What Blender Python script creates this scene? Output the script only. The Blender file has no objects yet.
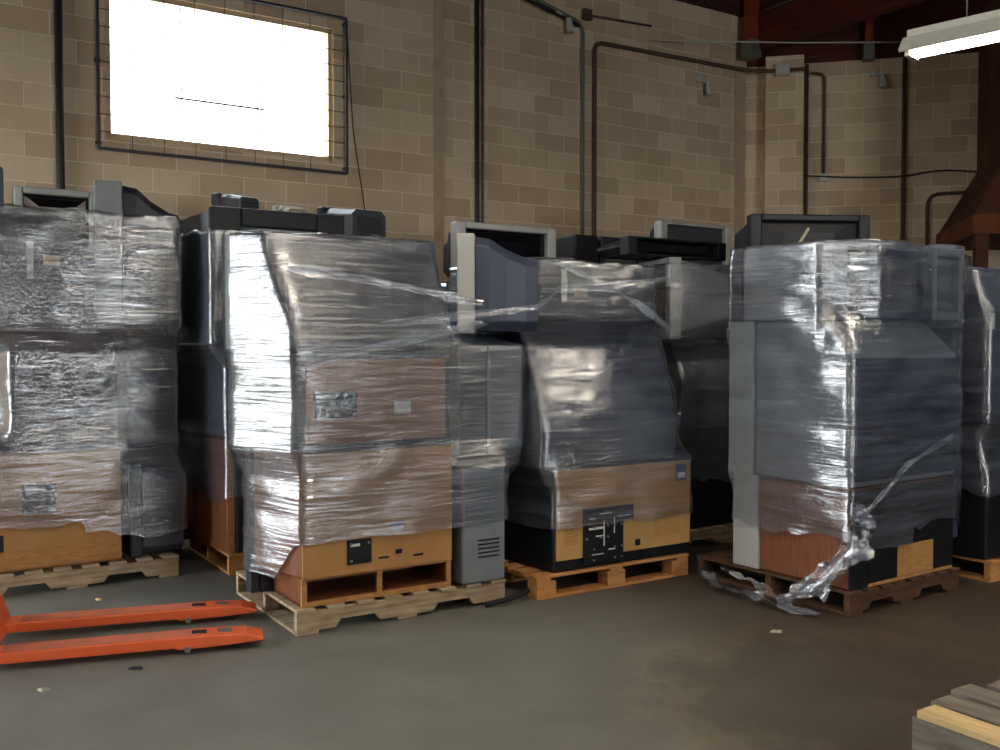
import bpy, bmesh, math, random
from math import sin, cos, radians, atan, pi, hypot, atan2
from mathutils import Vector, Matrix, noise
SC = bpy.context.scene
COL = SC.collection
random.seed(7)

# ------------------------------------------------------------------ camera
F = 960.0; CAMH = 1.5; PIT = atan(30/960.0)
cam_d = bpy.data.cameras.new('camera'); cam = bpy.data.objects.new('camera', cam_d); COL.objects.link(cam)
cam.location = (0, 0, CAMH); cam.rotation_euler = (radians(90)-PIT, 0, 0)
cam_d.sensor_width = 36; cam_d.lens = 36*F/1000; cam_d.clip_end = 200; cam_d.clip_start = 0.05
SC.camera = cam
SC.view_settings.view_transform = 'Standard'; SC.view_settings.look = 'None'
SC.view_settings.gamma = 1; SC.view_settings.use_curve_mapping = False
SC.view_settings.exposure = 0.5

# ------------------------------------------------------------------ yard frames
TH = radians(57.5); RZ = pi/2 - TH
u = Vector((sin(TH), cos(TH), 0)); v = Vector((-cos(TH), sin(TH), 0)); n = -v
WA = Vector((-4.08, 7.83, 0))                       # a point of the block wall
def UV(U, Vd, z=0): return WA + u*U + n*Vd + Vector((0, 0, z))
def ray(px, py):
    x = (px-500)/F; y = -(py-375)/F
    return Vector((x, cos(PIT)+y*sin(PIT), -sin(PIT)+y*cos(PIT)))
def ground(px, py, z=0.0):
    r = ray(px, py); t = (z-CAMH)/r.z
    return Vector((r.x*t, r.y*t, z))
def at(px, py, Y):
    r = ray(px, py); t = Y/r.y
    return Vector((r.x*t, Y, CAMH+r.z*t))
def on_wall(px, py, P, nn, off=0.0):
    r = ray(px, py); c = Vector((0, 0, CAMH)); P = P + nn*off
    t = (P-c).dot(nn)/r.dot(nn)
    return c + r*t

# ------------------------------------------------------------------ node helpers
def new_mat(name):
    m = bpy.data.materials.new(name); m.use_nodes = True
    nt = m.node_tree; nt.nodes.clear()
    o = nt.nodes.new('ShaderNodeOutputMaterial')
    return m, nt, o
def nd(nt, t, **k):
    x = nt.nodes.new(t)
    for a, b in k.items(): setattr(x, a, b)
    return x
def setv(node, **k):
    for a, b in k.items():
        node.inputs[a.replace('_', ' ')].default_value = b
def rgb(r, g, b):                                    # sRGB 0..255 to linear
    f = lambda c: (c/255/12.92) if c/255 <= .04045 else ((c/255+.055)/1.055)**2.4
    return (f(r), f(g), f(b), 1)

def surf(name, col, rough=.5, spec=.4, var=.15, scale=6, bump=0.0, stretch=(1, 1, 1), col2=None, metal=0.0, bscale=60, coat=0):
    m, nt, o = new_mat(name)
    p = nd(nt, 'ShaderNodeBsdfPrincipled')
    tc = nd(nt, 'ShaderNodeTexCoord'); mp = nd(nt, 'ShaderNodeMapping'); mp.inputs['Scale'].default_value = stretch
    nt.links.new(tc.outputs['Object'], mp.inputs['Vector'])
    nz = nd(nt, 'ShaderNodeTexNoise'); setv(nz, Scale=scale, Detail=5, Roughness=.6)
    nt.links.new(mp.outputs['Vector'], nz.inputs['Vector'])
    mx = nd(nt, 'ShaderNodeMix', data_type='RGBA')
    rp = nd(nt, 'ShaderNodeMapRange'); rp.inputs['From Min'].default_value = .3; rp.inputs['From Max'].default_value = .7
    nt.links.new(nz.outputs['Fac'], rp.inputs['Value']); nt.links.new(rp.outputs['Result'], mx.inputs['Factor'])
    if col2 is None: col2 = tuple(c*(1-var) for c in col[:3])+(1,); a = tuple(min(1, c*(1+var)) for c in col[:3])+(1,)
    else: a = col
    mx.inputs['A'].default_value = a; mx.inputs['B'].default_value = col2
    nt.links.new(mx.outputs['Result'], p.inputs['Base Color'])
    p.inputs['Roughness'].default_value = rough; p.inputs['Specular IOR Level'].default_value = spec; p.inputs['Metallic'].default_value = metal
    p.inputs['Coat Weight'].default_value = coat
    if bump:
        n2 = nd(nt, 'ShaderNodeTexNoise'); setv(n2, Scale=bscale, Detail=3)
        nt.links.new(mp.outputs['Vector'], n2.inputs['Vector'])
        bp = nd(nt, 'ShaderNodeBump'); setv(bp, Strength=bump, Distance=.01)
        nt.links.new(n2.outputs['Fac'], bp.inputs['Height']); nt.links.new(bp.outputs['Normal'], p.inputs['Normal'])
    nt.links.new(p.outputs['BSDF'], o.inputs['Surface'])
    return m

M = {}
M['char'] = surf('charcoal_plastic', rgb(38, 40, 49), .45, .35, .12, 9)
M['black'] = surf('black_plastic', rgb(20, 21, 26), .45, .3, .12, 9)
M['dgrey'] = surf('dark_grey_plastic', rgb(66, 69, 76), .5, .45, .1, 8)
M['grey'] = surf('grey_plastic', rgb(120, 124, 128), .5, .45, .08, 8)
M['silver'] = surf('silver_plastic', rgb(165, 166, 162), .38, .5, .06, 8)
M['slate'] = surf('slate_blue_plastic', rgb(52, 58, 76), .45, .5, .12, 8)
M['screen'] = surf('screen_glass', rgb(14, 14, 17), .12, .6, .1, 4)
M['tan'] = surf('tan_hardboard', rgb(172, 128, 78), .75, .25, .09, 3, .12, (1, 1, 1))
M['tan2'] = surf('reddish_hardboard', rgb(158, 118, 92), .75, .25, .08, 3, .12)
M['yellowboard'] = surf('straw_hardboard', rgb(182, 142, 88), .7, .25, .07, 3, .1)
M['veneer'] = surf('wood_veneer', rgb(132, 78, 46), .45, .4, .2, 5, 0, (12, 12, 1), rgb(98, 54, 32))
M['edge'] = surf('raw_wood_edge', rgb(168, 122, 74), .7, .2, .2, 5, 0, (3, 3, 14))
M['cabinet'] = surf('grey_painted_steel', rgb(112, 120, 124), .45, .5, .08, 5)
M['palletold'] = surf('weathered_pallet_wood', rgb(196, 176, 146), .85, .15, .2, 4, .3, (1, 8, 8), rgb(128, 108, 84))
M['palletnew'] = surf('new_pallet_wood', rgb(204, 148, 90), .8, .2, .2, 4, .3, (1, 8, 8), rgb(160, 108, 62))
M['palletdark'] = surf('dark_pallet_wood', rgb(96, 70, 52), .85, .15, .2, 4, .3, (1, 8, 8), rgb(62, 44, 34))
M['palletgrey'] = surf('grey_weathered_planks', rgb(130, 122, 112), .9, .1, .2, 4, .4, (8, 1, 8), rgb(92, 84, 76))
M['palletlight'] = surf('fresh_pine_board', rgb(204, 178, 130), .75, .2, .15, 4, .2, (8, 1, 8), rgb(172, 144, 100))
M['orange'] = surf('orange_paint', rgb(222, 98, 52), .38, .5, .07, 6, .05)
M['orangetop'] = surf('worn_orange_paint', rgb(204, 110, 78), .55, .4, .3, 9, .05, (1, 1, 1), rgb(170, 98, 76))
M['steel'] = surf('worn_steel', rgb(150, 150, 150), .35, .5, .1, 8, 0, metal=.8)
M['rubber'] = surf('dark_rubber', rgb(30, 30, 32), .7, .3)
M['sticker'] = surf('white_sticker', rgb(206, 206, 198), .6, .3, .05)
M['beige'] = surf('beige_sticker', rgb(168, 150, 124), .6, .3, .05)
M['conduit'] = surf('galvanised_conduit', rgb(112, 110, 100), .5, .4, .1, metal=.2)
M['darkpipe'] = surf('dark_painted_pipe', rgb(42, 38, 40), .5, .4)
M['brownpipe'] = surf('brown_painted_conduit', rgb(92, 72, 58), .6, .3)
M['fixture'] = surf('white_fixture_plastic', rgb(190, 188, 178), .5, .4, .03)
M['redwood'] = surf('dark_red_roof_timber', rgb(92, 40, 26), .7, .25, .2, 3, .1, (1, 1, 8), rgb(60, 24, 16))
M['redpost'] = surf('red_brown_post', rgb(132, 56, 34), .7, .25, .2, 4)
M['deck'] = surf('roof_deck_boards', rgb(70, 42, 40), .8, .15, .2, 3, .1, (6, 1, 1))
M['rust'] = surf('rusted_steel', rgb(84, 48, 32), .85, .2, .3, 2.2, .35, (1, 1, 1), rgb(48, 28, 20), bscale=14)
M['rust2'] = surf('bright_rust', rgb(108, 60, 38), .85, .2, .3, 3, .35, (1, 1, 1), rgb(84, 46, 28), bscale=14)
M['wframe'] = surf('window_frame_paint', rgb(206, 178, 140), .55, .3, .05)
M['grill'] = surf('dark_window_grill_paint', rgb(58, 56, 60), .5, .4)
M['cardboard'] = surf('brown_cardboard', rgb(168, 132, 84), .85, .1, .1)
M['debris'] = surf('scrap_paper', rgb(150, 146, 130), .8, .2)
M['bluebit'] = surf('blue_grey_sticker', rgb(92, 108, 130), .5, .4)

def mat_block():
    m, nt, o = new_mat('concrete_block')
    p = nd(nt, 'ShaderNodeBsdfPrincipled'); setv(p, Roughness=.9); p.inputs['Specular IOR Level'].default_value = .15
    tc = nd(nt, 'ShaderNodeTexCoord'); sp = nd(nt, 'ShaderNodeSeparateXYZ'); cb = nd(nt, 'ShaderNodeCombineXYZ')
    nt.links.new(tc.outputs['Object'], sp.inputs[0])
    ad = nd(nt, 'ShaderNodeMath', operation='ADD'); ad.inputs[1].default_value = .1032+.10
    nt.links.new(sp.outputs['Z'], ad.inputs[0])
    nt.links.new(sp.outputs['X'], cb.inputs['X']); nt.links.new(ad.outputs[0], cb.inputs['Y'])
    br = nd(nt, 'ShaderNodeTexBrick'); br.offset = .5
    setv(br, Scale=1.0); br.inputs['Mortar Size'].default_value = .006; br.inputs['Mortar Smooth'].default_value = .6
    br.inputs['Brick Width'].default_value = .4064; br.inputs['Row Height'].default_value = .2032; br.inputs['Bias'].default_value = 0
    br.inputs['Color1'].default_value = rgb(236, 214, 184); br.inputs['Color2'].default_value = rgb(206, 180, 150)
    br.inputs['Mortar'].default_value = rgb(250, 236, 212)
    nt.links.new(cb.outputs[0], br.inputs['Vector'])
    nz = nd(nt, 'ShaderNodeTexNoise'); setv(nz, Scale=.9, Detail=6, Roughness=.65)
    nt.links.new(tc.outputs['Object'], nz.inputs['Vector'])
    mx = nd(nt, 'ShaderNodeMix', data_type='RGBA', blend_type='MULTIPLY'); mx.inputs['Factor'].default_value = .55
    cr = nd(nt, 'ShaderNodeValToRGB'); cr.color_ramp.elements[0].position = .32; cr.color_ramp.elements[1].position = .7
    cr.color_ramp.elements[0].color = (.68, .64, .58, 1); cr.color_ramp.elements[1].color = (1.05, 1.03, .98, 1)
    nt.links.new(nz.outputs['Fac'], cr.inputs['Fac'])
    nt.links.new(br.outputs['Color'], mx.inputs['A']); nt.links.new(cr.outputs['Color'], mx.inputs['B'])
    nt.links.new(mx.outputs['Result'], p.inputs['Base Color'])
    n2 = nd(nt, 'ShaderNodeTexNoise'); setv(n2, Scale=40, Detail=3); nt.links.new(tc.outputs['Object'], n2.inputs['Vector'])
    sb = nd(nt, 'ShaderNodeMath', operation='MULTIPLY_ADD'); sb.inputs[1].default_value = -.6
    nt.links.new(br.outputs['Fac'], sb.inputs[0]); nt.links.new(n2.outputs['Fac'], sb.inputs[2])
    bp = nd(nt, 'ShaderNodeBump'); setv(bp, Strength=.5, Distance=.008)
    nt.links.new(sb.outputs[0], bp.inputs['Height']); nt.links.new(bp.outputs['Normal'], p.inputs['Normal'])
    nt.links.new(p.outputs['BSDF'], o.inputs['Surface'])
    return m
M['block'] = mat_block()

def mat_floor():
    m, nt, o = new_mat('worn_concrete_floor')
    p = nd(nt, 'ShaderNodeBsdfPrincipled')
    tc = nd(nt, 'ShaderNodeTexCoord')
    n1 = nd(nt, 'ShaderNodeTexNoise'); setv(n1, Scale=.45, Detail=6, Roughness=.6, Distortion=.4)
    n2 = nd(nt, 'ShaderNodeTexNoise'); setv(n2, Scale=3.2, Detail=7, Roughness=.65)
    n3 = nd(nt, 'ShaderNodeTexNoise'); setv(n3, Scale=60, Detail=3)
    for x in (n1, n2, n3): nt.links.new(tc.outputs['Object'], x.inputs['Vector'])
    # brown stained area on the right of the aisle
    sp = nd(nt, 'ShaderNodeSeparateXYZ'); nt.links.new(tc.outputs['Object'], sp.inputs[0])
    mr = nd(nt, 'ShaderNodeMapRange', interpolation_type='SMOOTHSTEP'); mr.inputs['From Min'].default_value = .1; mr.inputs['From Max'].default_value = 1.7
    ax = nd(nt, 'ShaderNodeMath', operation='MULTIPLY_ADD'); ax.inputs[1].default_value = 2.0
    nt.links.new(n1.outputs['Fac'], ax.inputs[0]); 
    a2 = nd(nt, 'ShaderNodeMath', operation='SUBTRACT'); nt.links.new(sp.outputs['X'], a2.inputs[0]); a2.inputs[1].default_value = 1.0
    nt.links.new(a2.outputs[0], ax.inputs[2]); nt.links.new(ax.outputs[0], mr.inputs['Value'])
    mx = nd(nt, 'ShaderNodeMix', data_type='RGBA'); mx.inputs['A'].default_value = rgb(108, 108, 104); mx.inputs['B'].default_value = rgb(66, 55, 44)
    nt.links.new(mr.outputs['Result'], mx.inputs['Factor'])
    cr = nd(nt, 'ShaderNodeValToRGB'); cr.color_ramp.elements[0].position = .3; cr.color_ramp.elements[1].position = .72
    cr.color_ramp.elements[0].color = (.68, .66, .62, 1); cr.color_ramp.elements[1].color = (1.1, 1.09, 1.06, 1)
    nt.links.new(n2.outputs['Fac'], cr.inputs['Fac'])
    mm = nd(nt, 'ShaderNodeMix', data_type='RGBA', blend_type='MULTIPLY'); mm.inputs['Factor'].default_value = .8
    nt.links.new(mx.outputs['Result'], mm.inputs['A']); nt.links.new(cr.outputs['Color'], mm.inputs['B'])
    # a rounded dark damp stain with sandy rim
    vd = nd(nt, 'ShaderNodeVectorMath', operation='DISTANCE'); vd.inputs[1].default_value = (1.55, 4.1, 0)
    nt.links.new(tc.outputs['Object'], vd.inputs[0])
    dd = nd(nt, 'ShaderNodeMath', operation='MULTIPLY_ADD'); dd.inputs[1].default_value = -1.4
    nt.links.new(n2.outputs['Fac'], dd.inputs[0]); nt.links.new(vd.outputs['Value'], dd.inputs[2])
    cs = nd(nt, 'ShaderNodeValToRGB'); e = cs.color_ramp.elements
    e[0].position = .0; e[0].color = (.72, .68, .6, 1); e[1].position = .35; e[1].color = (1, 1, 1, 1)
    k = cs.color_ramp.elements.new(.18); k.color = (1.25, 1.15, .9, 1)
    nt.links.new(dd.outputs[0], cs.inputs['Fac'])
    m3 = nd(nt, 'ShaderNodeMix', data_type='RGBA', blend_type='MULTIPLY'); m3.inputs['Factor'].default_value = .8
    nt.links.new(mm.outputs['Result'], m3.inputs['A']); nt.links.new(cs.outputs['Color'], m3.inputs['B'])
    nt.links.new(m3.outputs['Result'], p.inputs['Base Color'])
    rr = nd(nt, 'ShaderNodeMapRange'); rr.inputs['To Min'].default_value = .42; rr.inputs['To Max'].default_value = .75
    nt.links.new(n2.outputs['Fac'], rr.inputs['Value']); nt.links.new(rr.outputs['Result'], p.inputs['Roughness'])
    p.inputs['Specular IOR Level'].default_value = .35
    bp = nd(nt, 'ShaderNodeBump'); setv(bp, Strength=.15, Distance=.004)
    nt.links.new(n3.outputs['Fac'], bp.inputs['Height']); nt.links.new(bp.outputs['Normal'], p.inputs['Normal'])
    nt.links.new(p.outputs['BSDF'], o.inputs['Surface'])
    return m
M['floor'] = mat_floor()

def mat_film(name='stretch_film', haze=.085, gloss=.16, tint=(.92, .94, .97, 1)):
    m, nt, o = new_mat(name)
    uvn = nd(nt, 'ShaderNodeUVMap')
    def noisy(sx, sy, scale, detail=4, rough=.6, dist=0.0, rot=0.0):
        mp = nd(nt, 'ShaderNodeMapping'); mp.inputs['Scale'].default_value = (sx, sy, 1); mp.inputs['Rotation'].default_value = (0, 0, rot)
        nt.links.new(uvn.outputs['UV'], mp.inputs['Vector'])
        z = nd(nt, 'ShaderNodeTexNoise'); setv(z, Scale=scale, Detail=detail, Roughness=rough, Distortion=dist)
        nt.links.new(mp.outputs['Vector'], z.inputs['Vector']); return z
    st = noisy(.9, 16, 2.0, 6, .7, .5, .04)          # layered horizontal streaks
    s2 = noisy(1.2, 9, 1.1, 4, .6, 1.0, -.30)        # slanting overlaps
    wr = noisy(1.6, 22, 2.2, 5, .65, .9, .05)        # wrinkles
    bg = noisy(1.3, 2.0, 1.6, 3, .5, .6, -.2)        # loose, larger waves
    md = noisy(.45, 8, 2.3, 3, .55, .8, .07)         # long drawn folds
    # haze
    a = nd(nt, 'ShaderNodeMath', operation='MULTIPLY'); nt.links.new(st.outputs['Fac'], a.inputs[0]); nt.links.new(s2.outputs['Fac'], a.inputs[1])
    hz = nd(nt, 'ShaderNodeMapRange'); hz.inputs['From Min'].default_value = .16; hz.inputs['From Max'].default_value = .42
    hz.inputs['To Min'].default_value = haze*.35; hz.inputs['To Max'].default_value = haze*2.2
    nt.links.new(a.outputs[0], hz.inputs['Value'])
    h = nd(nt, 'ShaderNodeMath', operation='MULTIPLY_ADD'); h.inputs[1].default_value = 1.1
    h0 = nd(nt, 'ShaderNodeMath', operation='MULTIPLY'); h0.inputs[1].default_value = .55
    nt.links.new(wr.outputs['Fac'], h0.inputs[0])
    h1 = nd(nt, 'ShaderNodeMath', operation='MULTIPLY_ADD'); h1.inputs[1].default_value = 1.5
    nt.links.new(md.outputs['Fac'], h1.inputs[0]); nt.links.new(h0.outputs[0], h1.inputs[2])
    nt.links.new(bg.outputs['Fac'], h.inputs[0]); nt.links.new(h1.outputs[0], h.inputs[2])
    bp = nd(nt, 'ShaderNodeBump'); setv(bp, Strength=1.0, Distance=.0075)
    nt.links.new(h.outputs[0], bp.inputs['Height'])
    tr = nd(nt, 'ShaderNodeBsdfTransparent'); tr.inputs['Color'].default_value = tint
    df = nd(nt, 'ShaderNodeBsdfDiffuse'); df.inputs['Color'].default_value = (.52, .60, .74, 1)
    nt.links.new(bp.outputs['Normal'], df.inputs['Normal'])
    gl = nd(nt, 'ShaderNodeBsdfGlossy'); gl.inputs['Roughness'].default_value = .1; gl.inputs['Color'].default_value = (1, 1, 1, 1)
    nt.links.new(bp.outputs['Normal'], gl.inputs['Normal'])
    lw = nd(nt, 'ShaderNodeFresnel'); lw.inputs['IOR'].default_value = 1.45; nt.links.new(bp.outputs['Normal'], lw.inputs['Normal'])
    fg = nd(nt, 'ShaderNodeMath', operation='MULTIPLY_ADD'); fg.inputs[1].default_value = 1.3; fg.inputs[2].default_value = gloss; fg.use_clamp = True
    nt.links.new(lw.outputs['Fac'], fg.inputs[0])
    m1 = nd(nt, 'ShaderNodeMixShader'); nt.links.new(hz.outputs['Result'], m1.inputs['Fac'])
    nt.links.new(tr.outputs[0], m1.inputs[1]); nt.links.new(df.outputs[0], m1.inputs[2])
    m2 = nd(nt, 'ShaderNodeMixShader'); nt.links.new(fg.outputs[0], m2.inputs['Fac'])
    nt.links.new(m1.outputs[0], m2.inputs[1]); nt.links.new(gl.outputs[0], m2.inputs[2])
    nt.links.new(m2.outputs[0], o.inputs['Surface'])
    return m
M['film'] = mat_film()
M['filmrope'] = mat_film('twisted_stretch_film', .22, .12)

def emit(name, col, s):
    m, nt, o = new_mat(name); e = nd(nt, 'ShaderNodeEmission'); e.inputs['Color'].default_value = col; e.inputs['Strength'].default_value = s
    nt.links.new(e.outputs[0], o.inputs['Surface']); return m
M['tube'] = emit('fluorescent_tube', (1.0, .9, .76, 1), 40)
def mat_glass():
    m, nt, o = new_mat('window_glass'); t = nd(nt, 'ShaderNodeBsdfTransparent'); g = nd(nt, 'ShaderNodeBsdfGlossy'); g.inputs['Roughness'].default_value = .05
    t.inputs['Color'].default_value = (.95, .97, .97, 1)
    x = nd(nt, 'ShaderNodeMixShader'); x.inputs['Fac'].default_value = .06
    nt.links.new(t.outputs[0], x.inputs[1]); nt.links.new(g.outputs[0], x.inputs[2]); nt.links.new(x.outputs[0], o.inputs['Surface']); return m
M['glass'] = mat_glass()

# ------------------------------------------------------------------ mesh helpers
class MB:
    def __init__(s): s.v = []; s.f = []
    def hexa(s, p):                                     # 8 points: bottom 4 ccw, top 4 ccw
        k = len(s.v); s.v += [tuple(q) for q in p]
        for f in ((3, 2, 1, 0), (4, 5, 6, 7), (0, 1, 5, 4), (1, 2, 6, 5), (2, 3, 7, 6), (3, 0, 4, 7)): s.f.append(tuple(i+k for i in f))
        return s
    def box(s, x0, x1, y0, y1, z0, z1):
        return s.hexa([(x0, y0, z0), (x1, y0, z0), (x1, y1, z0), (x0, y1, z0), (x0, y0, z1), (x1, y0, z1), (x1, y1, z1), (x0, y1, z1)])
    def loft(s, rings, cap0=True, cap1=True):           # each ring same count, ccw seen from the start
        k = len(s.v); m = len(rings[0])
        for r in rings: s.v += [tuple(q) for q in r]
        for j in range(len(rings)-1):
            for i in range(m):
                a = k+j*m+i; b = k+j*m+(i+1) % m
                s.f.append((a, b, b+m, a+m))
        if cap0: s.f.append(tuple(k+i for i in reversed(range(m))))
        if cap1: s.f.append(tuple(k+(len(rings)-1)*m+i for i in range(m)))
        return s
    def prism(s, poly, axis, c0, c1):                   # poly of 2-D points extruded along axis
        def mk(c):
            if axis == 'x': return [(c, a, b) for a, b in poly]
            if axis == 'y': return [(a, c, b) for a, b in poly]
            return [(a, b, c) for a, b in poly]
        return s.loft([mk(c0), mk(c1)])
    def tube(s, pts, r, seg=8, caps=True):
        pts = [Vector(p) for p in pts]; rings = []
        prev = None
        for i, p in enumerate(pts):
            d = (pts[min(i+1, len(pts)-1)]-pts[max(i-1, 0)]).normalized()
            up = Vector((0, 0, 1)) if abs(d.z) < .9 else Vector((0, 1, 0))
            if prev is None: a = d.cross(up).normalized()
            else: a = (prev - d*prev.dot(d)).normalized()
            prev = a; b = d.cross(a)
            rr = r[i] if isinstance(r, (list, tuple)) else r
            rings.append([p+(a*cos(2*pi*j/seg)+b*sin(2*pi*j/seg))*rr for j in range(seg)])
        return s.loft(rings, caps, caps)
    def build(s, name, mat, parent=None, smooth=False, bevel=0.0, seg=2, loc=None):
        me = bpy.data.meshes.new(name); me.from_pydata(s.v, [], s.f)
        bm = bmesh.new(); bm.from_mesh(me); bmesh.ops.recalc_face_normals(bm, faces=bm.faces); bm.to_mesh(me); bm.free()
        me.materials.append(mat)
        if smooth:
            for p in me.polygons: p.use_smooth = True
        o = bpy.data.objects.new(name, me); COL.objects.link(o)
        if parent: o.parent = parent
        if loc is not None: o.location = loc
        if bevel:
            b = o.modifiers.new('bevel', 'BEVEL'); b.width = bevel; b.segments = seg; b.limit_method = 'ANGLE'; b.angle_limit = radians(40)
        return o
def tag(o, label=None, cat=None, group=None, kind=None):
    if label: o['label'] = label
    if cat: o['category'] = cat
    if group: o['group'] = group
    if kind: o['kind'] = kind
    return o
def empty(name, loc, rz, label, cat, group=None, tilt=(0, 0)):
    o = bpy.data.objects.new(name, None); COL.objects.link(o); o.empty_display_size = .1
    o.location = loc; o.rotation_euler = (tilt[0], tilt[1], rz); return tag(o, label, cat, group)

# ------------------------------------------------------------------ the building
CN = UV(8.58, 0)                                     # far corner
wd = Vector((.972, -.234, 0)).normalized(); wn = Vector((-.234, -.972, 0)).normalized()
WRZ = atan2(wd.y, wd.x)
RE = CN + wd*7.5
ZC = 6.0
LU = -3.3                                             # where the block wall meets the dock wall
LC = UV(LU, 0)
XL = LC.x
XR = RE.x; YB = -6.0
def wallobj(name, mb, P, rz, mat=None):
    o = mb.build(name, mat or M['block']); o.location = P; o.rotation_euler = (0, 0, rz); return tag(o, kind='structure')
# floor and roof
def slab(name, z0, z1, mat, grow=.3):
    pts = [(XL-grow, YB-grow), (XR+grow, YB-grow), (XR+grow, RE.y+grow), (CN.x+.3, CN.y+.5), (XL-grow, LC.y+.5)]
    m = MB(); m.prism(pts, 'z', z0, z1); return tag(m.build(name, mat), kind='structure')
slab('floor', -.2, 0, M['floor']); slab('ceiling', ZC, ZC+.2, M['deck'])
# block wall with window (local x along the wall, y outward)
w0, w1, wz0, wz1 = .84, 2.92, 3.28, 4.56
mb = MB()
mb.box(LU-.2, w0, 0, .2, 0, ZC); mb.box(w1, 8.7, 0, .2, 0, ZC); mb.box(w0, w1, 0, .2, 0, wz0); mb.box(w0, w1, 0, .2, wz1, ZC)
wallobj('wall_left', mb, WA, RZ)
# pale sloping splays and frame of the window
wf = MB()
t = .045
wf.box(w0, w1, .02, .16, wz0, wz0+t); wf.box(w0, w1, .02, .16, wz1-t, wz1); wf.box(w0, w0+t, .02, .16, wz0, wz1); wf.box(w1-t, w1, .02, .16, wz0, wz1)
o = wallobj('window_1', wf, WA, RZ, M['wframe'])
sash = MB()
for x in (w0+.66, w0+1.36): sash.box(x-.003, x+.003, .09, .11, wz0+t, wz1-t)
sash.box(w0+.6, w0+1.42, .085, .115, wz0+.43, wz0+.445)
sash.build('window_sash', M['grill'], o)
MB().box(w0+t, w1-t, .098, .102, wz0+t, wz1-t).build('window_pane', M['glass'], o)
# steel security grill in front of it
g0, g1, gz0, gz1 = .77, 3.03, 3.17, 4.66
gr = empty('security_grill', WA, RZ, 'dark steel security grill of thin bars over the bright window', 'window grill')
m = MB(); r = .011
m.box(g0-r, g0+r, -.075, -.045, gz0, gz1); m.box(g1-r, g1+r, -.075, -.045, gz0, gz1)
m.box(g0, g1, -.075, -.045, gz0-r, gz0+r); m.box(g0, g1, -.075, -.045, gz1-r, gz1+r); m.build('grill_frame', M['grill'], gr)
m = MB(); z = gz0+.147
while z < gz1-.05: m.tube([(g0, -.055, z), (g1, -.055, z)], .004, 6); z += .147
x = g0+.27
while x < g1-.1: m.tube([(x, -.062, gz0), (x, -.062, gz1)], .0036, 6); x += .27
m.build('grill_bars', M['grill'], gr)
for x in (g0, g1):
    for z in (gz0+.05, (gz0+gz1)/2, gz1-.05): MB().box(x-.02, x+.02, -.06, -.001, z-.012, z+.012).build('wall_bracket', M['grill'], gr)
# right wall, timber band above it
mb = MB(); mb.box(-.05, 7.6, 0, .2, 0, 5.06); wallobj('wall_right', mb, CN, WRZ)
mb = MB(); mb.box(-.05, 7.6, .01, .2, 5.06, ZC); o = wallobj('trim_1', mb, CN, WRZ, M['redwood'])
# pilaster at the corner
mb = MB(); mb.box(.24, .70, -.2, -.0, 0, 5.12); wallobj('wall_corner_pilaster', mb, CN, WRZ)
# ledger along the block wall under the roof
mb = MB(); mb.box(3.5, 8.5, -.06, 0, 5.68, ZC); wallobj('trim_2', mb, WA, RZ, M['deck'])
# flat pilaster strip on the block wall
M['darkwall'] = surf('dark_blue_grey_painted_wall', rgb(58, 62, 72), .8, .2)  # unseen walls, coloured dark to cut warm reflections in the film
M['joint'] = surf('darker_block_strip', rgb(190, 168, 142), .9, .1, .1, 3)
mb = MB(); mb.box(4.02, 4.14, -.012, 0, 0, ZC); wallobj('trim_3', mb, WA, RZ, M['joint'])
mb = MB(); mb.box(8.38, 8.56, -.02, 0, 0, 5.1); wallobj('trim_4', mb, WA, RZ, M['joint'])  # darker strip paints the shade of the corner gap
# dock wall at the left with a wide open door, and the closing walls (behind the camera)
D0, D1, DZ = .9, 5.6, 3.3
mb = MB(); mb.box(XL-.2, XL, YB, D0, 0, ZC); mb.box(XL-.2, XL, D1, LC.y+.3, 0, ZC); mb.box(XL-.2, XL, D0, D1, DZ, ZC)
o = mb.build('wall_dock', M['block']); tag(o, kind='structure')
m = MB(); m.box(XL-.02, XL+.06, D0-.1, D0, 0, DZ+.1); m.box(XL-.02, XL+.06, D1, D1+.1, 0, DZ+.1); m.box(XL-.02, XL+.06, D0, D1, DZ, DZ+.1)
tag(m.build('door_1', M['grill']), kind='structure')
m = MB(); m.box(XL-.2, 6.4, YB-.2, YB, 0, ZC); m.box(9.6, XR+.2, YB-.2, YB, 0, ZC); m.box(6.4, 9.6, YB-.2, YB, 3.4, ZC); tag(m.build('wall_back', M['darkwall']), kind='structure')
# far side wall, and the frame of an unseen back door added for film reflections
m = MB(); m.box(XR, XR+.2, YB, RE.y+.2, 0, ZC); tag(m.build('wall_far_side', M['darkwall']), kind='structure')
m = MB(); m.box(6.3, 6.4, YB-.02, YB+.06, 0, 3.5); m.box(9.6, 9.7, YB-.02, YB+.06, 0, 3.5); m.box(6.4, 9.6, YB-.02, YB+.06, 3.4, 3.5)
tag(m.build('door_2', M['grill']), kind='structure')
# yard outside
M['yard'] = surf('yard_concrete', rgb(150, 148, 140), .9, .1)
m = MB(); m.box(XL-30, XL-.2, -20, 25, -.2, -.01); tag(m.build('ground_yard', M['yard']), kind='structure')

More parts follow.
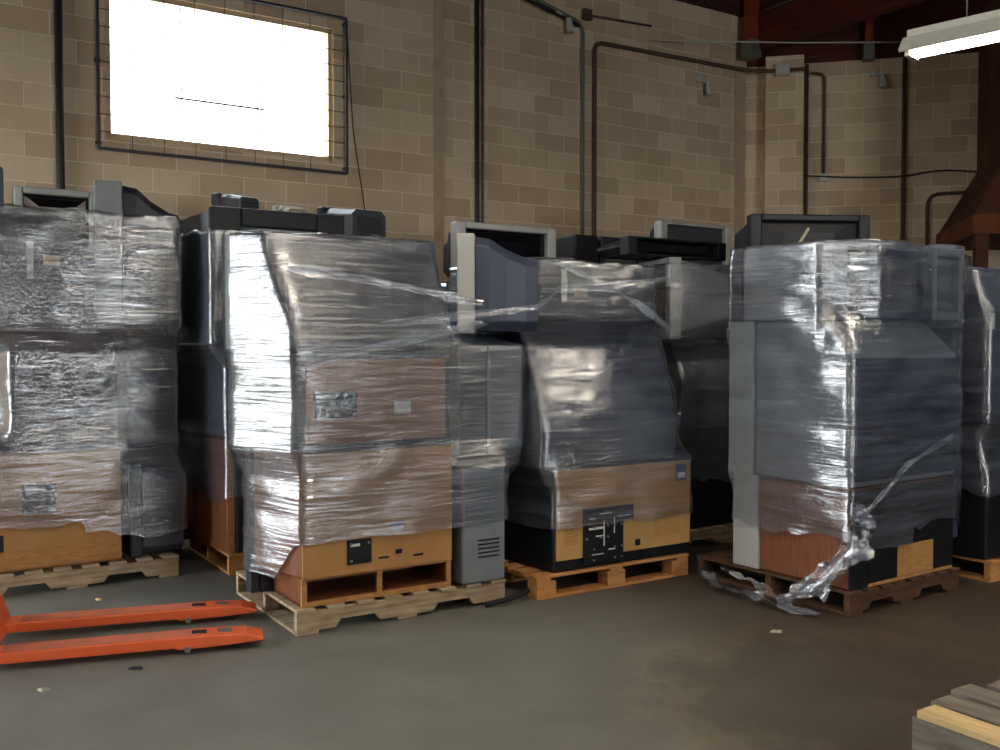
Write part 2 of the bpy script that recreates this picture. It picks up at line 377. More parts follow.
# roof timbers
def beam(name, P, d, L, w, z0, z1, mat, label, side=0):
    o = MB().box(0, L, -w/2, w/2, z0, z1).build(name, mat, bevel=.008); o.location = P; o.rotation_euler = (0, 0, atan2(d.y, d.x))
    return tag(o, label, 'roof beam')
beam('roof_beam', CN+u*(-.02)+n*.05, (n+wd*.06).normalized(), 9.5, .16, 5.2, 5.64, M['redwood'], 'deep dark red timber beam running from the wall corner toward the room')
beam('roof_beam', CN+wd*2.9+wn*.02+n*.1, (n+wd*.06).normalized(), 9.0, .16, 5.3, 5.74, M['redwood'], 'second dark red timber beam, starting above the right part of the block wall')
o = MB().tube([(0, 0, 0), (9.2, 0, 0)], .018, 8).build('roof_conduit', M['conduit'], smooth=True); o.location = CN+u*(-.02)+n*.15+Vector((0, 0, 5.665)) + wd*-.1
o.rotation_euler = (0, 0, atan2((n+wd*.06).y, (n+wd*.06).x)); tag(o, 'thin pale conduit along the top edge of the deep roof beam', 'conduit')
def post(P, z0, z1, w, label, rz):
    e = empty('roof_post', P+Vector((0, 0, z0)), rz, label, 'roof post')
    MB().box(-w/2, w/2, -w/2, w/2, .1, z1-z0).build('post', M['redpost'], e, bevel=.01)
    MB().box(-w/2-.015, w/2+.015, -w/2-.02, w/2+.02, 0, .22).build('steel_shoe', M['conduit'], e, bevel=.004)
post(CN+wd*.06+wn*.25, 5.1, ZC-.002, .14, 'short red-brown timber post in a grey steel shoe above the corner', RZ)
post(CN+wd*1.47+wn*.09, 5.02, ZC-.002, .1, 'short brown timber post above the middle of the right wall', WRZ)
def wallpt(px, py, side='L', off=.03):
    return on_wall(px, py, WA if side == 'L' else CN, n if side == 'L' else wn, off)
p0 = wallpt(648, 40, 'L', .02); p1 = wallpt(935, 42, 'R', .02)
tag(MB().tube([p0, (p0+p1)/2+Vector((0, 0, -.02)), p1], .009, 6).build('tie_rod', M['fixture'], smooth=True), 'thin pale rod strung across the corner below the roof beams', 'tie rod')

# ------------------------------------------------------------------ pipes and wires on the walls
def rounded(pts, rad=.12, k=5):
    pts = [Vector(p) for p in pts]; out = [pts[0]]
    for i in range(1, len(pts)-1):
        a, b, c = pts[i-1], pts[i], pts[i+1]
        da = (a-b); dc = (c-b); r_ = min(rad, da.length*.45, dc.length*.45)
        p, q = b+da.normalized()*r_, b+dc.normalized()*r_
        for j in range(k+1):
            t_ = j/k; out.append(p*(1-t_)**2+b*2*t_*(1-t_)+q*t_**2)
    out.append(pts[-1]); return out
def pipe(name, pts, r_, mat, label, cat='conduit', straps=True, rad=.12):
    e = empty(name, pts[0], 0, label, cat)
    L = [p-pts[0] for p in rounded(pts, rad)]
    MB().tube(L, r_, 8).build('pipe_run', mat, e, smooth=True)
    return e
def vert(px, y0, y1, side='L', off=.035):
    a = wallpt(px, y0, side, off); b = wallpt(px, y1, side, off); b.x, b.y = a.x, a.y; return a, b
def Lw(U, z, off=.035): return UV(U, off, z)
def Rw(s, z, off=.035): return CN + wd*s + wn*off + Vector((0, 0, z))
pipe('wall_pipe', [Lw(.47, ZC-.01, .05), Lw(.47, .02, .05)], .034, M['darkpipe'], 'thick dark vertical pipe on the block wall left of the window', 'pipe')
pipe('wall_pipe', [Lw(4.53, ZC-.01), Lw(4.53, .02)], .024, M['darkpipe'], 'dark vertical pipe on the block wall beside a thinner pale one', 'pipe')
pipe('wall_conduit', [Lw(4.60, ZC-.01, .03), Lw(4.60, .02, .03)], .016, M['conduit'], 'pale grey vertical conduit tight beside the dark pipe')
pipe('wall_conduit', [Lw(4.75, 5.42), Lw(5.93, 5.13), Lw(5.93, .02)], .02, M['conduit'], 'grey conduit sloping along the wall then bending straight down')
pipe('wall_conduit', [Lw(4.3, 5.44, .06), Lw(5.86, 5.09, .06)], .018, M['darkpipe'], 'dark cable sloping along the wall above the small left light', 'cable')
pipe('wall_conduit', [Lw(6.10, .02), Lw(6.10, 4.96), Lw(8.0, 5.0), Lw(8.42, 5.0, .06), Rw(.22, 4.93, .24), Rw(.72, 4.93, .24)], .024, M['brownpipe'], 'dark conduit rising beside the grey one and running on to the corner')
pipe('wall_conduit', [Lw(6.02, 5.25, .03), Lw(6.95, 5.29, .03)], .014, M['brownpipe'], 'short brown wire from the small square box toward the tie rod', 'wire')
pipe('wall_conduit', [Lw(3.06, 4.6, .012), Lw(3.12, 3.6, .012), Lw(3.28, 2.6, .012)], .006, M['brownpipe'], 'thin brown wire hanging down right of the window grill', 'wire')
pipe('wall_conduit', [Rw(.80, 4.93), Rw(.96, 4.9), Rw(.96, 3.64)], .018, M['brownpipe'], 'brown conduit dropping to a small outlet box on the right wall')
pipe('wall_conduit', [Rw(.75, 5.04, .03), Rw(.75, .02, .03)], .022, M['brownpipe'], 'brown vertical pipe down the edge of the corner pilaster', 'pipe')  # brown tube also stands in for the shadow at the pilaster step
pipe('wall_conduit', [Rw(1.9, 5.04), Rw(1.9, .02)], .028, M['brownpipe'], 'brown vertical pipe on the right wall below the tube light', 'pipe')
pipe('wall_wire', [Rw(.72, 3.64, .07), Rw(1.3, 3.59, .07), Rw(1.9, 3.58, .07), Rw(2.3, 3.65, .07), Rw(2.75, 3.6, .07)], .009, M['darkpipe'], 'thin dark wire sagging across the right block wall', 'wire', rad=.3)
pipe('wall_conduit', [Rw(2.18, 1.5), Rw(2.18, 3.36), Rw(2.9, 3.36)], .022, M['brownpipe'], 'brown conduit with a rounded elbow beside the rusted hopper', rad=.16)
def wbox(name, P, rz, w, h, d, mat, label, cat):
    e = empty(name, P, rz, label, cat)
    MB().box(-w/2, w/2, -d, 0, 0, h).build('housing', mat, e, bevel=.006)
    MB().box(-w/2+.012, w/2-.012, -d-.008, -d, .012, h-.012).build('cover_plate', mat, e, bevel=.003)
wbox('junction_box', Rw(.44, 4.86, .2), WRZ, .17, .15, .08, M['fixture'], 'cream junction box on the corner pilaster', 'junction box')
wbox('junction_box', Lw(5.99, 5.19, .0), RZ, .12, .12, .06, M['brownpipe'], 'small dark square box on the wall at the sloping conduits', 'junction box')
wbox('outlet_box', Rw(.96, 3.56, .0), WRZ, .11, .1, .06, M['fixture'], 'small white outlet box at the end of the brown conduit', 'outlet box')
def wlight(P, rz, label):
    e = empty('wall_spotlight', P, rz, label, 'wall light', 'small wall spotlights')
    MB().box(-.1, -.02, -.05, 0, .08, .16).build('mounting_box', M['fixture'], e, bevel=.008)
    MB().tube([(-.04, -.04, .1), (.02, -.08, .06)], .012, 8).build('arm', M['fixture'], e)
    MB().tube([(.04, -.08, .08), (.045, -.09, -.02), (.05, -.1, -.08)], [.028, .042, .045], 12).build('lamp_head', M['fixture'], e, smooth=False)
wlight(Lw(5.66, 5.06, 0), RZ, 'small white wall spotlight left of the grey conduit')
wlight(Lw(7.80, 4.67, 0), RZ, 'small white wall spotlight between the grey conduit and the corner')
wlight(Rw(1.60, 4.76, 0), WRZ, 'small white wall spotlight high on the right wall')

# ------------------------------------------------------------------ rusted hopper
hp = empty('rusted_hopper', (5.93, 10.0, 0), WRZ, 'rusted steel hopper with a narrow top and flared skirt at the right wall', 'hopper')
def ring(w, d, z): return [(-w, -d, z), (w, -d, z), (w, d, z), (-w, d, z)]
MB().loft([ring(.78, .6, 3.42), ring(.78, .6, 5.15)]).build('shaft', M['rust'], hp, bevel=.01)
MB().loft([ring(1.12, .85, 2.78), ring(1.0, .76, 3.0), ring(.78, .6, 3.42)]).build('flared_skirt', M['rust'], hp, bevel=.01)
MB().loft([ring(1.14, .88, 2.58), ring(1.14, .88, 2.78)]).build('rim', M['rust2'], hp, bevel=.015)
m = MB()
for x in (-.6, -.16, .28): m.box(x, x+.06, -.64, -.602, 3.46, 5.1)
for z in (3.46, 3.95, 4.1, 4.9): m.box(-.6, .76, -.64, -.602, z, z+.07)
m.build('stiffening_rib', M['rust2'], hp, bevel=.004)
for sx in (-1, 1):
    for sy in (-1, 1):
        MB().box(sx*1.05-.06, sx*1.05+.06, sy*.8-.06, sy*.8+.06, 0, 2.58).build('leg', M['rust'], hp, bevel=.005)

# ------------------------------------------------------------------ fluorescent lights
def tube_light(P, d, L, label):
    e = empty('tube_light', P, atan2(d.y, d.x), label, 'ceiling light', 'hanging tube lights')
    pr = [(-.12, 0), (-.105, -.012), (-.045, .035), (.045, .035), (.105, -.012), (.12, 0), (.05, .085), (-.05, .085)]
    MB().prism([(a, b) for a, b in pr], 'x', 0, L).build('reflector', M['fixture'], e)
    MB().box(.02, L-.02, -.045, .045, .086, .13).build('ballast_housing', M['fixture'], e, bevel=.006)
    for y in (-.026, .026):
        MB().tube([(.05, y, -.012), (L-.05, y, -.012)], .019, 12).build('tube', M['tube'], e, smooth=True)
    for x in (.02, L-.05): MB().box(x, x+.03, -.075, .075, -.035, .036).build('tube_socket', M['fixture'], e, bevel=.004)
    for x in (.35, L-.35): MB().tube([(x, 0, .13), (x, 0, ZC-P.z)], .005, 6).build('hanger_rod', M['conduit'], e)
    return e
dl = Vector((.714, -.70, 0)).normalized()
PL = at(906, 54, 5.9)
tube_light(PL, dl, 2.44, 'white fluorescent tube light hanging in front of the right wall')
for i, (x, y) in enumerate(((-.9, 5.0), (6.2, 3.6), (.6, 2.2), (2.6, .3), (-2.6, 1.2), (-1.0, -1.5), (4.6, -1.6))):  # added out of view, to light the room and streak the film
    tube_light(Vector((x, y, PL.z+.6)), dl, 2.44, ['white fluorescent tube light above the aisle before the two middle stacks', 'white fluorescent tube light farther along the same line', 'white fluorescent tube light over the aisle, ahead of the viewer', 'white fluorescent tube light over the right of the aisle', 'white fluorescent tube light near the dock door', 'white fluorescent tube light behind the viewer', 'white fluorescent tube light behind and right of the viewer'][i])

# ------------------------------------------------------------------ pallets
def pallet(P, rz, W, D, mat, label, h=.135, block=False, notch=True, rnd=1):
    """W along local x (front), D along local y; origin at near-left corner"""
    e = empty('wooden_pallet', P, rz, label, 'pallet')
    R = random.Random(rnd)
    tt = .018
    if block:
        for y in (0, D/2-.05, D-.1):
            for x in (0, W/2-.07, W-.14):
                MB().box(x, x+.14, y, y+.1, tt, h-2*tt).build('block', mat, e, bevel=.003)
            MB().box(0, W, y, y+.1, 0, tt).build('bottom_board', mat, e, bevel=.003)
        for x in (0, W/2-.05, W-.1):
            MB().box(x, x+.1, 0, D, h-2*tt, h-tt).build('cross_board', mat, e, bevel=.003)
        k = 7
        for i in range(k):
            y = i*(D-.09)/(k-1)
            MB().box(-.004, W+.004, y, y+.09, h-tt, h).build('deck_board', mat, e, bevel=.003)
        return e
    # stringer pallet: notched stringers run along x, boards along y
    for y in (0, D/2-.02, D-.04):
        z1 = h-tt; z0 = tt
        if notch:
            q = []
            for c in (W*.27, W*.73):
                q += [(c-.13, z0), (c-.10, z0+.04), (c+.10, z0+.04), (c+.13, z0)]
            poly = [(0, z0)]+q+[(W, z0), (W, z1), (0, z1)]
            m = MB(); k0 = 0
            m.prism(poly, 'y', y, y+.04)
            m.build('stringer', mat, e)
        else: MB().box(0, W, y, y+.04, z0, z1).build('stringer', mat, e, bevel=.003)
    k = 8
    for i in range(k):
        x = i*(W-.1)/(k-1)
        MB().box(x, x+.1, -.004-R.random()*.012, D+.004+R.random()*.012, h-tt, h).build('deck_board', mat, e, bevel=.003)
    for x in (0, W/2-.06, W-.12): MB().box(x, x+.12, 0, D, 0, tt).build('bottom_board', mat, e, bevel=.003)
    return e

# ------------------------------------------------------------------ televisions
def frame(mb, x0, x1, z0, z1, y0, y1, t_, tb=None, tl=None):
    tb = t_ if tb is None else tb; tl = t_ if tl is None else tl
    mb.box(x0, x0+tl, y0, y1, z0, z1); mb.box(x1-tl, x1, y0, y1, z0, z1)
    mb.box(x0+tl, x1-tl, y0, y1, z0, z0+tb); mb.box(x0+tl, x1-tl, y0, y1, z1-t_, z1)
    return mb
def rptv(P, rz, W, D, H, label, group=None, body='char', back='char', bez='silver', fl=.1, fr=.1, slope=None, panel=None, conn=None,
         base=None, vents=(), stick=(), low=0.0, bt=.09, sides=None):
    """rear projection set seen from behind: back face at y=0 (near), screen at y=D. x 0..W is the back width.
    slope = [(z, y)] profile of the back above y=0; base = (z0, z1) open plinth"""
    e = empty('projection_television', P, rz, label, 'television', group)
    zb = base[1] if base else 0.0
    prof = slope or [(H, 0)]
    yb = D-bt
    rings = []
    zs = sorted({zb} | {zb+(H-zb)*k/6 for k in range(7)} | {z for z, _ in prof if z > zb})
    def yat(z):
        pz, py = 0.0, 0.0
        for (z1, y1) in prof:
            if z <= z1:
                return py+(y1-py)*(z-pz)/max(1e-6, z1-pz)
            pz, py = z1, y1
        return prof[-1][1]
    for z in zs:
        y0 = yat(z); k = max(0, 1-y0/max(.01, yb))
        rings.append([(-fl*(1-k), y0, z), (W+fr*(1-k), y0, z), (W+fr, yb, z), (-fl, yb, z)])
    MB().loft(rings).build('cabinet_body', M[body], e, bevel=.012)
    x0, x1 = -fl-.02, W+fr+.02
    frame(MB(), x0, x1, low, H+.01, yb, D, .05, max(.06, .16*H), .05).build('bezel', M[bez], e, bevel=.01)
    MB().box(x0+.05, x1-.05, yb+.012, D-.02, low+max(.06, .16*H), H-.04).build('screen', M['screen'], e)
    if base:
        z0, z1 = base
        bp = MB(); bp.box(0, W, .02, yb, z0, z0+.022); bp.box(0, .026, .02, yb, z0, z1); bp.box(W-.026, W, .02, yb, z0, z1)
        bp.box(.03, W-.03, yb-.02, yb, z0, z1)
        bp.build('open_plinth', M[body], e, bevel=.003)
        frame(MB(), 0, W, z0, z1, 0, .019, .012, .026, .028).box(W*.5-.015, W*.5+.015, 0, .019, z0+.026, z1-.012).build('plinth_front_frame', M[sides or body], e)
    if panel:
        mt, px0, px1, pz0, pz1 = panel
        bp = MB().box(px0, px1, -.014, -.001, pz0, pz1).build('back_panel', M[mt], e, bevel=.003)
        bp['label'] = 'plain hardboard back panel'
        if vents:
            for (a, b, c, d) in vents:
                vm = MB()
                z = c
                while z < d:
                    vm.box(a, b, -.0165, -.0135, z, z+.006); z += .016
                vm.build('vent_slots', M[{'tan': 'edge', 'yellowboard': 'edge'}.get(mt, 'black')], bp)
    if conn:
        a, b, c, d = conn
        cp = MB().box(a, b, -.026, -.012, c, d).build('connector_panel', M['black'], e, bevel=.004); cp['label'] = 'black connector panel'
        R = random.Random(int(a*1000+c*777)); nx = max(2, int((b-a)/.045)); nz = max(2, int((d-c)/.05))
        for i in range(nx):
            for j in range(nz):
                if R.random() < .55:
                    x = a+.02+(b-a-.04)*i/(nx-1); z = c+.02+(d-c-.04)*j/(nz-1)
                    MB().tube([(x, -.026, z), (x, -.034, z)], .007, 8).build('jack', M['steel'], cp)
        MB().box(a+(b-a)*.12, a+(b-a)*.5, -.0275, -.026, d-.035, d-.02).build('marking_strip', M['sticker'], cp)
    for (mt, a, b, c, d, yy) in stick:
        MB().box(a, b, yy-.003, yy, c, d).build('sticker', M[mt], e)
    return e
def crt(P, rz, W, H, D, label, group=None, bez='silver', body='char', bd=.1, rw=.5, rh=.55, rz0=.12, scr='screen', top=.05, tilt=(0, 0), stand=False):
    """picture tube set: front (bezel) faces local -y, origin at near-left-bottom of the bezel; body tapers back to +y"""
    e = empty('tube_television', P, rz, label, 'television', group, tilt)
    t1 = .07*W+.02
    frame(MB(), 0, W, 0, H, 0, bd, top, .13*H, t1).build('bezel', M[bez], e, bevel=.012, seg=3)
    # gently domed screen
    rings = []
    for k in range(5):
        s = 1-k*.12 if k else 1
        yy = .05-(.022*(k/4))
        a0, a1 = t1+(W-2*t1)*(1-s)/2, W-t1-(W-2*t1)*(1-s)/2
        c0 = .13*H+(H-top-.13*H)*(1-s)/2; c1 = H-top-(H-top-.13*H)*(1-s)/2
        rings.append([(a0, yy, c0), (a0, yy, c1), (a1, yy, c1), (a1, yy, c0)])
    MB().loft(rings).build('screen', M[scr], e)
    cx = W/2; rr = []
    for (f_, yy) in ((0, bd), (.08, bd+.08), (.55, bd+.5*(D-bd)), (.9, bd+.8*(D-bd)), (1, D)):
        w_ = (W-.03)*(1-f_)+W*rw*f_; h_ = (H-.03)*(1-f_)+H*rh*f_; zb = .015*(1-f_)+H*rz0*f_
        c = min(.05, w_*.12)
        rr.append([(cx-w_/2, yy, zb+c), (cx-w_/2+c, yy, zb), (cx+w_/2-c, yy, zb), (cx+w_/2, yy, zb+c), (cx+w_/2, yy, zb+h_-c), (cx+w_/2-c, yy, zb+h_), (cx-w_/2+c, yy, zb+h_), (cx-w_/2, yy, zb+h_-c)])
    MB().loft(rr).build('rear_shell', M[body], e, bevel=.008)
    vm = MB(); w_ = W*rw
    z = H*(rz0+.2)
    while z < H*(rz0+rh)-.05:
        vm.box(cx-w_*.35, cx+w_*.35, D-.002, D+.003, z, z+.006); z += .02
    vm.build('vent_slots', M['black'], e)
    if H*rz0 > .02:
        MB().box(cx-W*.2, cx+W*.2, .14, D-.04, 0, H*rz0*.7+.02).build('foot', M['black'], e, bevel=.006)
    return e

def crt_side(S, a, b, z, W, rot, *ar, **kw):
    rz = S.rz-pi/2+radians(rot); d = Vector((cos(rz), sin(rz), 0))
    return crt(S.P(a, b, z)-d*W, rz, W, *ar, **kw)

# ------------------------------------------------------------------ stretch film
def film(P, rz, members, z0, z1, label, name='stretch_wrap', hem=.04, off=.014, drop=None, blur=3, seedk=0, top_in=.07, wob=.004, topwave=.02):
    """a shell drawn around everything in members, between z0 and z1 (in the stack's own frame)"""
    bpy.context.view_layer.update()
    W2L = (Matrix.Translation(P) @ Matrix.Rotation(rz, 4, 'Z')).inverted()
    segs = []; pts = []
    for r_ in members:
        for ch in list(r_.children_recursive)+[r_]:
            if ch.type != 'MESH': continue
            mt = W2L @ ch.matrix_world
            vs = [mt @ q.co for q in ch.data.vertices]
            for ed in ch.data.edges:
                a, b = vs[ed.vertices[0]], vs[ed.vertices[1]]
                segs.append((a, b) if a.z < b.z else (b, a))
    zc = [s[0].z for s in segs]; 
    cx = sum(s[0].x for s in segs)/len(segs); cy = sum(s[0].y for s in segs)/len(segs)
    xs = [s[0].x for s in segs]; ys = [s[0].y for s in segs]
    cx = (min(xs)+max(xs))/2; cy = (min(ys)+max(ys))/2
    dz = .022; NL = int((z1-z0)/dz)+2; NA = 168
    ang = [2*pi*i/NA for i in range(NA)]; ca = [(cos(a), sin(a)) for a in ang]
    R = []
    for j in range(NL):
        z = z0+(z1-z0)*j/(NL-1); P2 = []
        for a, b in segs:
            if a.z-.012 <= z <= b.z+.012:
                if b.z-a.z < 1e-5: P2.append((a.x-cx, a.y-cy)); P2.append((b.x-cx, b.y-cy))
                else:
                    t_ = min(1, max(0, (z-a.z)/(b.z-a.z))); P2.append((a.x+(b.x-a.x)*t_-cx, a.y+(b.y-a.y)*t_-cy))
        if len(P2) < 3: R.append(None); continue
        P2 = list({(round(x, 3), round(y, 3)) for x, y in P2})
        h = [max(x*c+y*s for x, y in P2) for c, s in ca]
        row = []
        for i in range(NA):
            best = 9
            for k in range(-38, 39):
                hh = h[(i+k) % NA]/cos(2*pi*k/NA)
                if hh < best: best = hh
            row.append(best)
        R.append(row)
    ok = [j for j in range(NL) if R[j]]
    for j in range(NL):
        if R[j] is None:
            R[j] = R[min(ok, key=lambda q: abs(q-j))]
    # tension: take the larger neighbour, then smooth
    Mx = [[max(R[q][i] for q in range(max(0, j-blur), min(NL, j+blur+1))) for i in range(NA)] for j in range(NL)]
    S = []
    for j in range(NL):
        lo, hi = max(0, j-blur), min(NL, j+blur+1)
        S.append([sum(Mx[q][i] for q in range(lo, hi))/(hi-lo) for i in range(NA)])
    me_v = []; me_f = []; uv = []
    def radius(i, z):
        f_ = (z-z0)/(z1-z0)*(NL-1); j = int(max(0, min(NL-2, f_))); t_ = max(0, min(1, f_-j))
        return S[j][i]*(1-t_)+S[j+1][i]*t_
    rows = []
    K = NL
    for j in range(K+4):
        row = []
        for i in range(NA):
            c, s = ca[i]
            nb = noise.noise(Vector((c*1.7+seedk*3.1, s*1.7, seedk)))
            nb2 = noise.noise(Vector((c*5+seedk, s*5+9, 3.3)))
            zb = z0+hem*(nb*1.6+nb2*.8)
            if drop: zb += drop(c, s)
            zt = z1+topwave*(noise.noise(Vector((c*2.2, s*2.2, 7+seedk)))*1.5)
            if j < K:
                f_ = j/(K-1); z = zb+(zt-zb)*f_; r_ = radius(i, z)
                slant = z*28+c*2.5*s+nb*4
                w_ = noise.noise(Vector((c*1.6+seedk, s*1.6, slant)))*wob + noise.noise(Vector((c*2.5, s*2.5+4, z*7+seedk*2)))*wob*2.2
                r_ += off+w_
            else:
                q = j-K+1
                r_ = radius(i, zt)+off-top_in*q/4*(1+nb2) ; z = zt+.012*q-.006*q*q+noise.noise(Vector((c*6, s*6, q+seedk)))*.012
            row.append(len(me_v)); me_v.append((cx+c*r_, cy+s*r_, max(.004, z))); uv.append((i/NA*4.2+seedk*1.37, z+seedk*.71))
        rows.append(row)
    for j in range(len(rows)-1):
        for i in range(NA):
            k = (i+1) % NA; me_f.append((rows[j][i], rows[j][k], rows[j+1][k], rows[j+1][i]))
    me = bpy.data.meshes.new(name); me.from_pydata(me_v, [], me_f)
    ul = me.uv_layers.new(name='UVMap')
    for p in me.polygons:
        p.use_smooth = True
        us = [uv[me.loops[l].vertex_index][0] for l in p.loop_indices]
        wrap = max(us)-min(us) > 2
        for l in p.loop_indices:
            a, b = uv[me.loops[l].vertex_index]
            if wrap and a-seedk*1.37 < 1: a += 4.2
            ul.data[l].uv = (a, b)
    me.materials.append(M['film'])
    o = bpy.data.objects.new(name, me); COL.objects.link(o); o.location = P; o.rotation_euler = (0, 0, rz)
    tag(o, label, 'plastic wrap')
    return o
def rope(parent, pts, w, mat='filmrope', name='film_strand'):
    """a drawn-out band of film: crumpled sheet, points in the parent's frame"""
    pts = [Vector(p) for p in pts]; out = []
    for i in range(len(pts)-1):
        for k in range(8): out.append(pts[i].lerp(pts[i+1], k/8))
    out.append(pts[-1])
    L = len(out); K = 7; m = MB()
    for i, p in enumerate(out):
        d = (out[min(i+1, L-1)]-out[max(i-1, 0)]).normalized(); a = Vector((0, 0, 1)); a = (a-d*a.dot(d)).normalized(); b = d.cross(a)
        if abs(d.z) < .5 and p.z < .2: a, b = b, a      # lies flat near the floor
        ww = w*(.8+.7*noise.noise(Vector((i*.23, w*90, 0)))); tw = noise.noise(Vector((i*.15, 3, w*50)))*.5
        e1 = a*cos(tw)+b*sin(tw); e2 = -a*sin(tw)+b*cos(tw)
        for k in range(K):
            f_ = k/(K-1)-.5
            q = p+e1*ww*f_+e2*(noise.noise(Vector((i*.35, k*.9, w*31)))*w*.35)
            m.v.append((q.x, q.y, max(.004, q.z)))
    for i in range(L-1):
        for k in range(K-1): m.f.append((i*K+k, i*K+k+1, (i+1)*K+k+1, (i+1)*K+k))
    o = m.build(name, M[mat], parent, smooth=True)
    ul = o.data.uv_layers.new(name='UVMap')
    for l in o.data.loops: q = o.data.vertices[l.vertex_index].co; ul.data[l.index].uv = (q.x+q.y, q.z)
    return o

# ------------------------------------------------------------------ stacks
class Stack:
    def __init__(s, O, rz=RZ): s.O = Vector((O[0], O[1], 0)); s.rz = rz; s.m = []; s.a = Vector((cos(rz), sin(rz), 0)); s.b = Vector((-sin(rz), cos(rz), 0))
    def P(s, a, b, z=0): return s.O + s.a*a + s.b*b + Vector((0, 0, z))
    def add(s, e): s.m.append(e); return e
g2 = ground(297, 637); g3 = ground(537, 601); g4 = ground(850, 617); g1 = ground(178, 575)
def boxthing(st, name, a0, a1, b0, b1, z0, z1, mat, label, cat, detail=None, bevel=.015):
    e = empty(name, st.P(a0, b0, z0), st.rz, label, cat)
    MB().box(0, a1-a0, 0, b1-b0, 0, z1-z0).build('housing', M[mat], e, bevel=bevel)
    if detail: detail(e, a1-a0, b1-b0, z1-z0)
    return st.add(e)
def louvers(e, W, D, H, x0=.3, x1=.85, z0=.2, z1=.45, mat='black'):
    m = MB(); z = H*z0
    while z < H*z1:
        m.box(W*x0, W*x1, -.004, .001, z, z+.008); z += .024
    m.build('louvers', M[mat], e)

# ---- stack 2 (centre left)
S2 = Stack(g2)
pallet(S2.P(0, 0), S2.rz, 1.27, 1.02, M['palletold'], 'weathered notched pallet under the stack with the open-based tan television', rnd=3)
TVA = S2.add(rptv(S2.P(.035, .02, .137), S2.rz, .885, .52, .80, 'television with bare tan back over an open slatted base, bottom of stack', body='veneer', back='tan', bez='char', fl=.11, fr=.0,
    panel=('tan', .0, .885, .15, .80), conn=(.245, .385, .20, .33), base=(0, .15), vents=((.08, .24, .42, .62), (.42, .56, .46, .62)), sides='edge', 
    stick=(('black', .43, .49, .21, .22, -.014), ('black', .53, .57, .225, .25, -.014), ('black', .64, .70, .20, .212, -.014), ('grey', .50, .58, .35, .40, -.014))))
TVB = S2.add(rptv(S2.P(.0, .02, .955), S2.rz, .92, .54, .50, 'television with reddish back panel directly above the open-based tan one', body='dgrey', bez='char', fl=.155, fr=.0,
    panel=('tan2', .06, .88, .03, .47), conn=(.10, .34, .16, .30), stick=(('sticker', .56, .66, .17, .24, -.015),)))
TVD = S2.add(rptv(S2.P(.0, .03, 1.475), S2.rz, .925, .55, .635, 'large dark television with sloped back on top, under shiny film', body='dgrey', bez='silver', fl=.165, fr=.0,
    slope=[(.06, .0), (.45, .17), (.635, .24)], bt=.1))
GE = S2.add(crt_side(S2, .962, .02, 1.565, .80, -34, .565, .46, 'dark television turned sideways, its silver frame edge facing out', bez='silver', body='slate', bd=.1, rw=.72, rh=.72, rz0=.03))
GH = boxthing(S2, 'dark_television_cabinet', .985, 1.18, .04, .75, .86, 1.5, 'dgrey', 'dark grey cabinet wedged between reddish television and pale grey one', 'cabinet')
GI = boxthing(S2, 'grey_television_cabinet', 1.195, 1.44, .06, .75, .90, 1.5, 'grey', 'pale grey cabinet standing above the louvered steel cabinet', 'cabinet')
GF = boxthing(S2, 'steel_cabinet', .975, 1.262, -.02, .50, .137, .80, 'cabinet', 'grey louvered steel cabinet standing on the right of the pallet', 'cabinet', lambda e, W, D, H: louvers(e, W, D, H, .35, .85, .22, .40))
GG = boxthing(S2, 'dark_equipment_case', 1.06, 1.36, .53, 1.0, .137, .78, 'slate', 'dark blue case behind the louvered steel cabinet', 'case')
boxthing(S2, 'black_tray', .975, 1.40, .05, .6, .805, .855, 'black', 'black tray between louvered steel cabinet and grey cabinets', 'tray')
f2 = film(S2.O, S2.rz, S2.m[:3]+S2.m[4:], .47, 2.09, 'stretch wrap around the stack with the open-based tan television', hem=.012, drop=lambda c, s: (-.2*max(0, min(1, (s+.58)/.2)) if c < 0 else .0), seedk=1, wob=.005)
# ---- stack 3
S3 = Stack(g3)
pallet(S3.P(0, 0), S3.rz, 1.2, 1.0, M['palletnew'], 'orange-brown block pallet under the tan-backed television', block=True, h=.14)
S3.add(rptv(S3.P(.13, .02, .142), S3.rz, 1.11, .8, .62, 'black television with straw-tan back and black cut-out, bottom of stack', body='black', bez='black', fl=.07, fr=.02,
    panel=('yellowboard', .015, 1.09, .07, .61), vents=((.07, .17, .16, .36), (.78, 1.0, .14, .34)),
    stick=(('black', .62, .66, .10, .14, -.018), ('bluebit', .96, 1.05, .48, .59, -.0145), ('sticker', .975, 1.035, .50, .535, -.0185)), conn=(.21, .52, .03, .27)))
cp = [c for c in S3.m[0].children if c.name.startswith('connector_panel')][0]
MB().box(.21, .60, -.0255, -.0145, .275, .365).build('connector_panel_upper', M['black'], cp)
m = MB()
for (x, z, w_, h_) in ((.25, .30, .05, .006), (.33, .325, .09, .006), (.47, .30, .1, .005), (.27, .08, .09, .006), (.36, .13, .008, .16), (.30, .19, .06, .008), (.44, .2, .008, .1), (.4, .10, .05, .008)): m.box(x, x+w_, -.029, -.026, z, z+h_)
m.build('white_wires', M['sticker'], cp)
S3.add(rptv(S3.P(.06, .04, .775), S3.rz, 1.06, .92, .87, 'dark bulging television in the middle of the stack with straw-tan base', body='slate', bez='black', fl=.06, fr=.05,
    slope=[(.20, -.02), (.42, .04), (.87, .22)], stick=(('black', .3, .6, .1, .3, 0),)))
S3.add(rptv(S3.P(-.03, .05, 1.66), S3.rz, .98, .85, .33, 'dark television with barcode strip and small beige label, at the stack top', body='char', bez='black', fl=.02, fr=.02,
    stick=(('sticker', .235, .275, .10, .29, -.004), ('beige', .33, .43, .13, .19, -.004))))
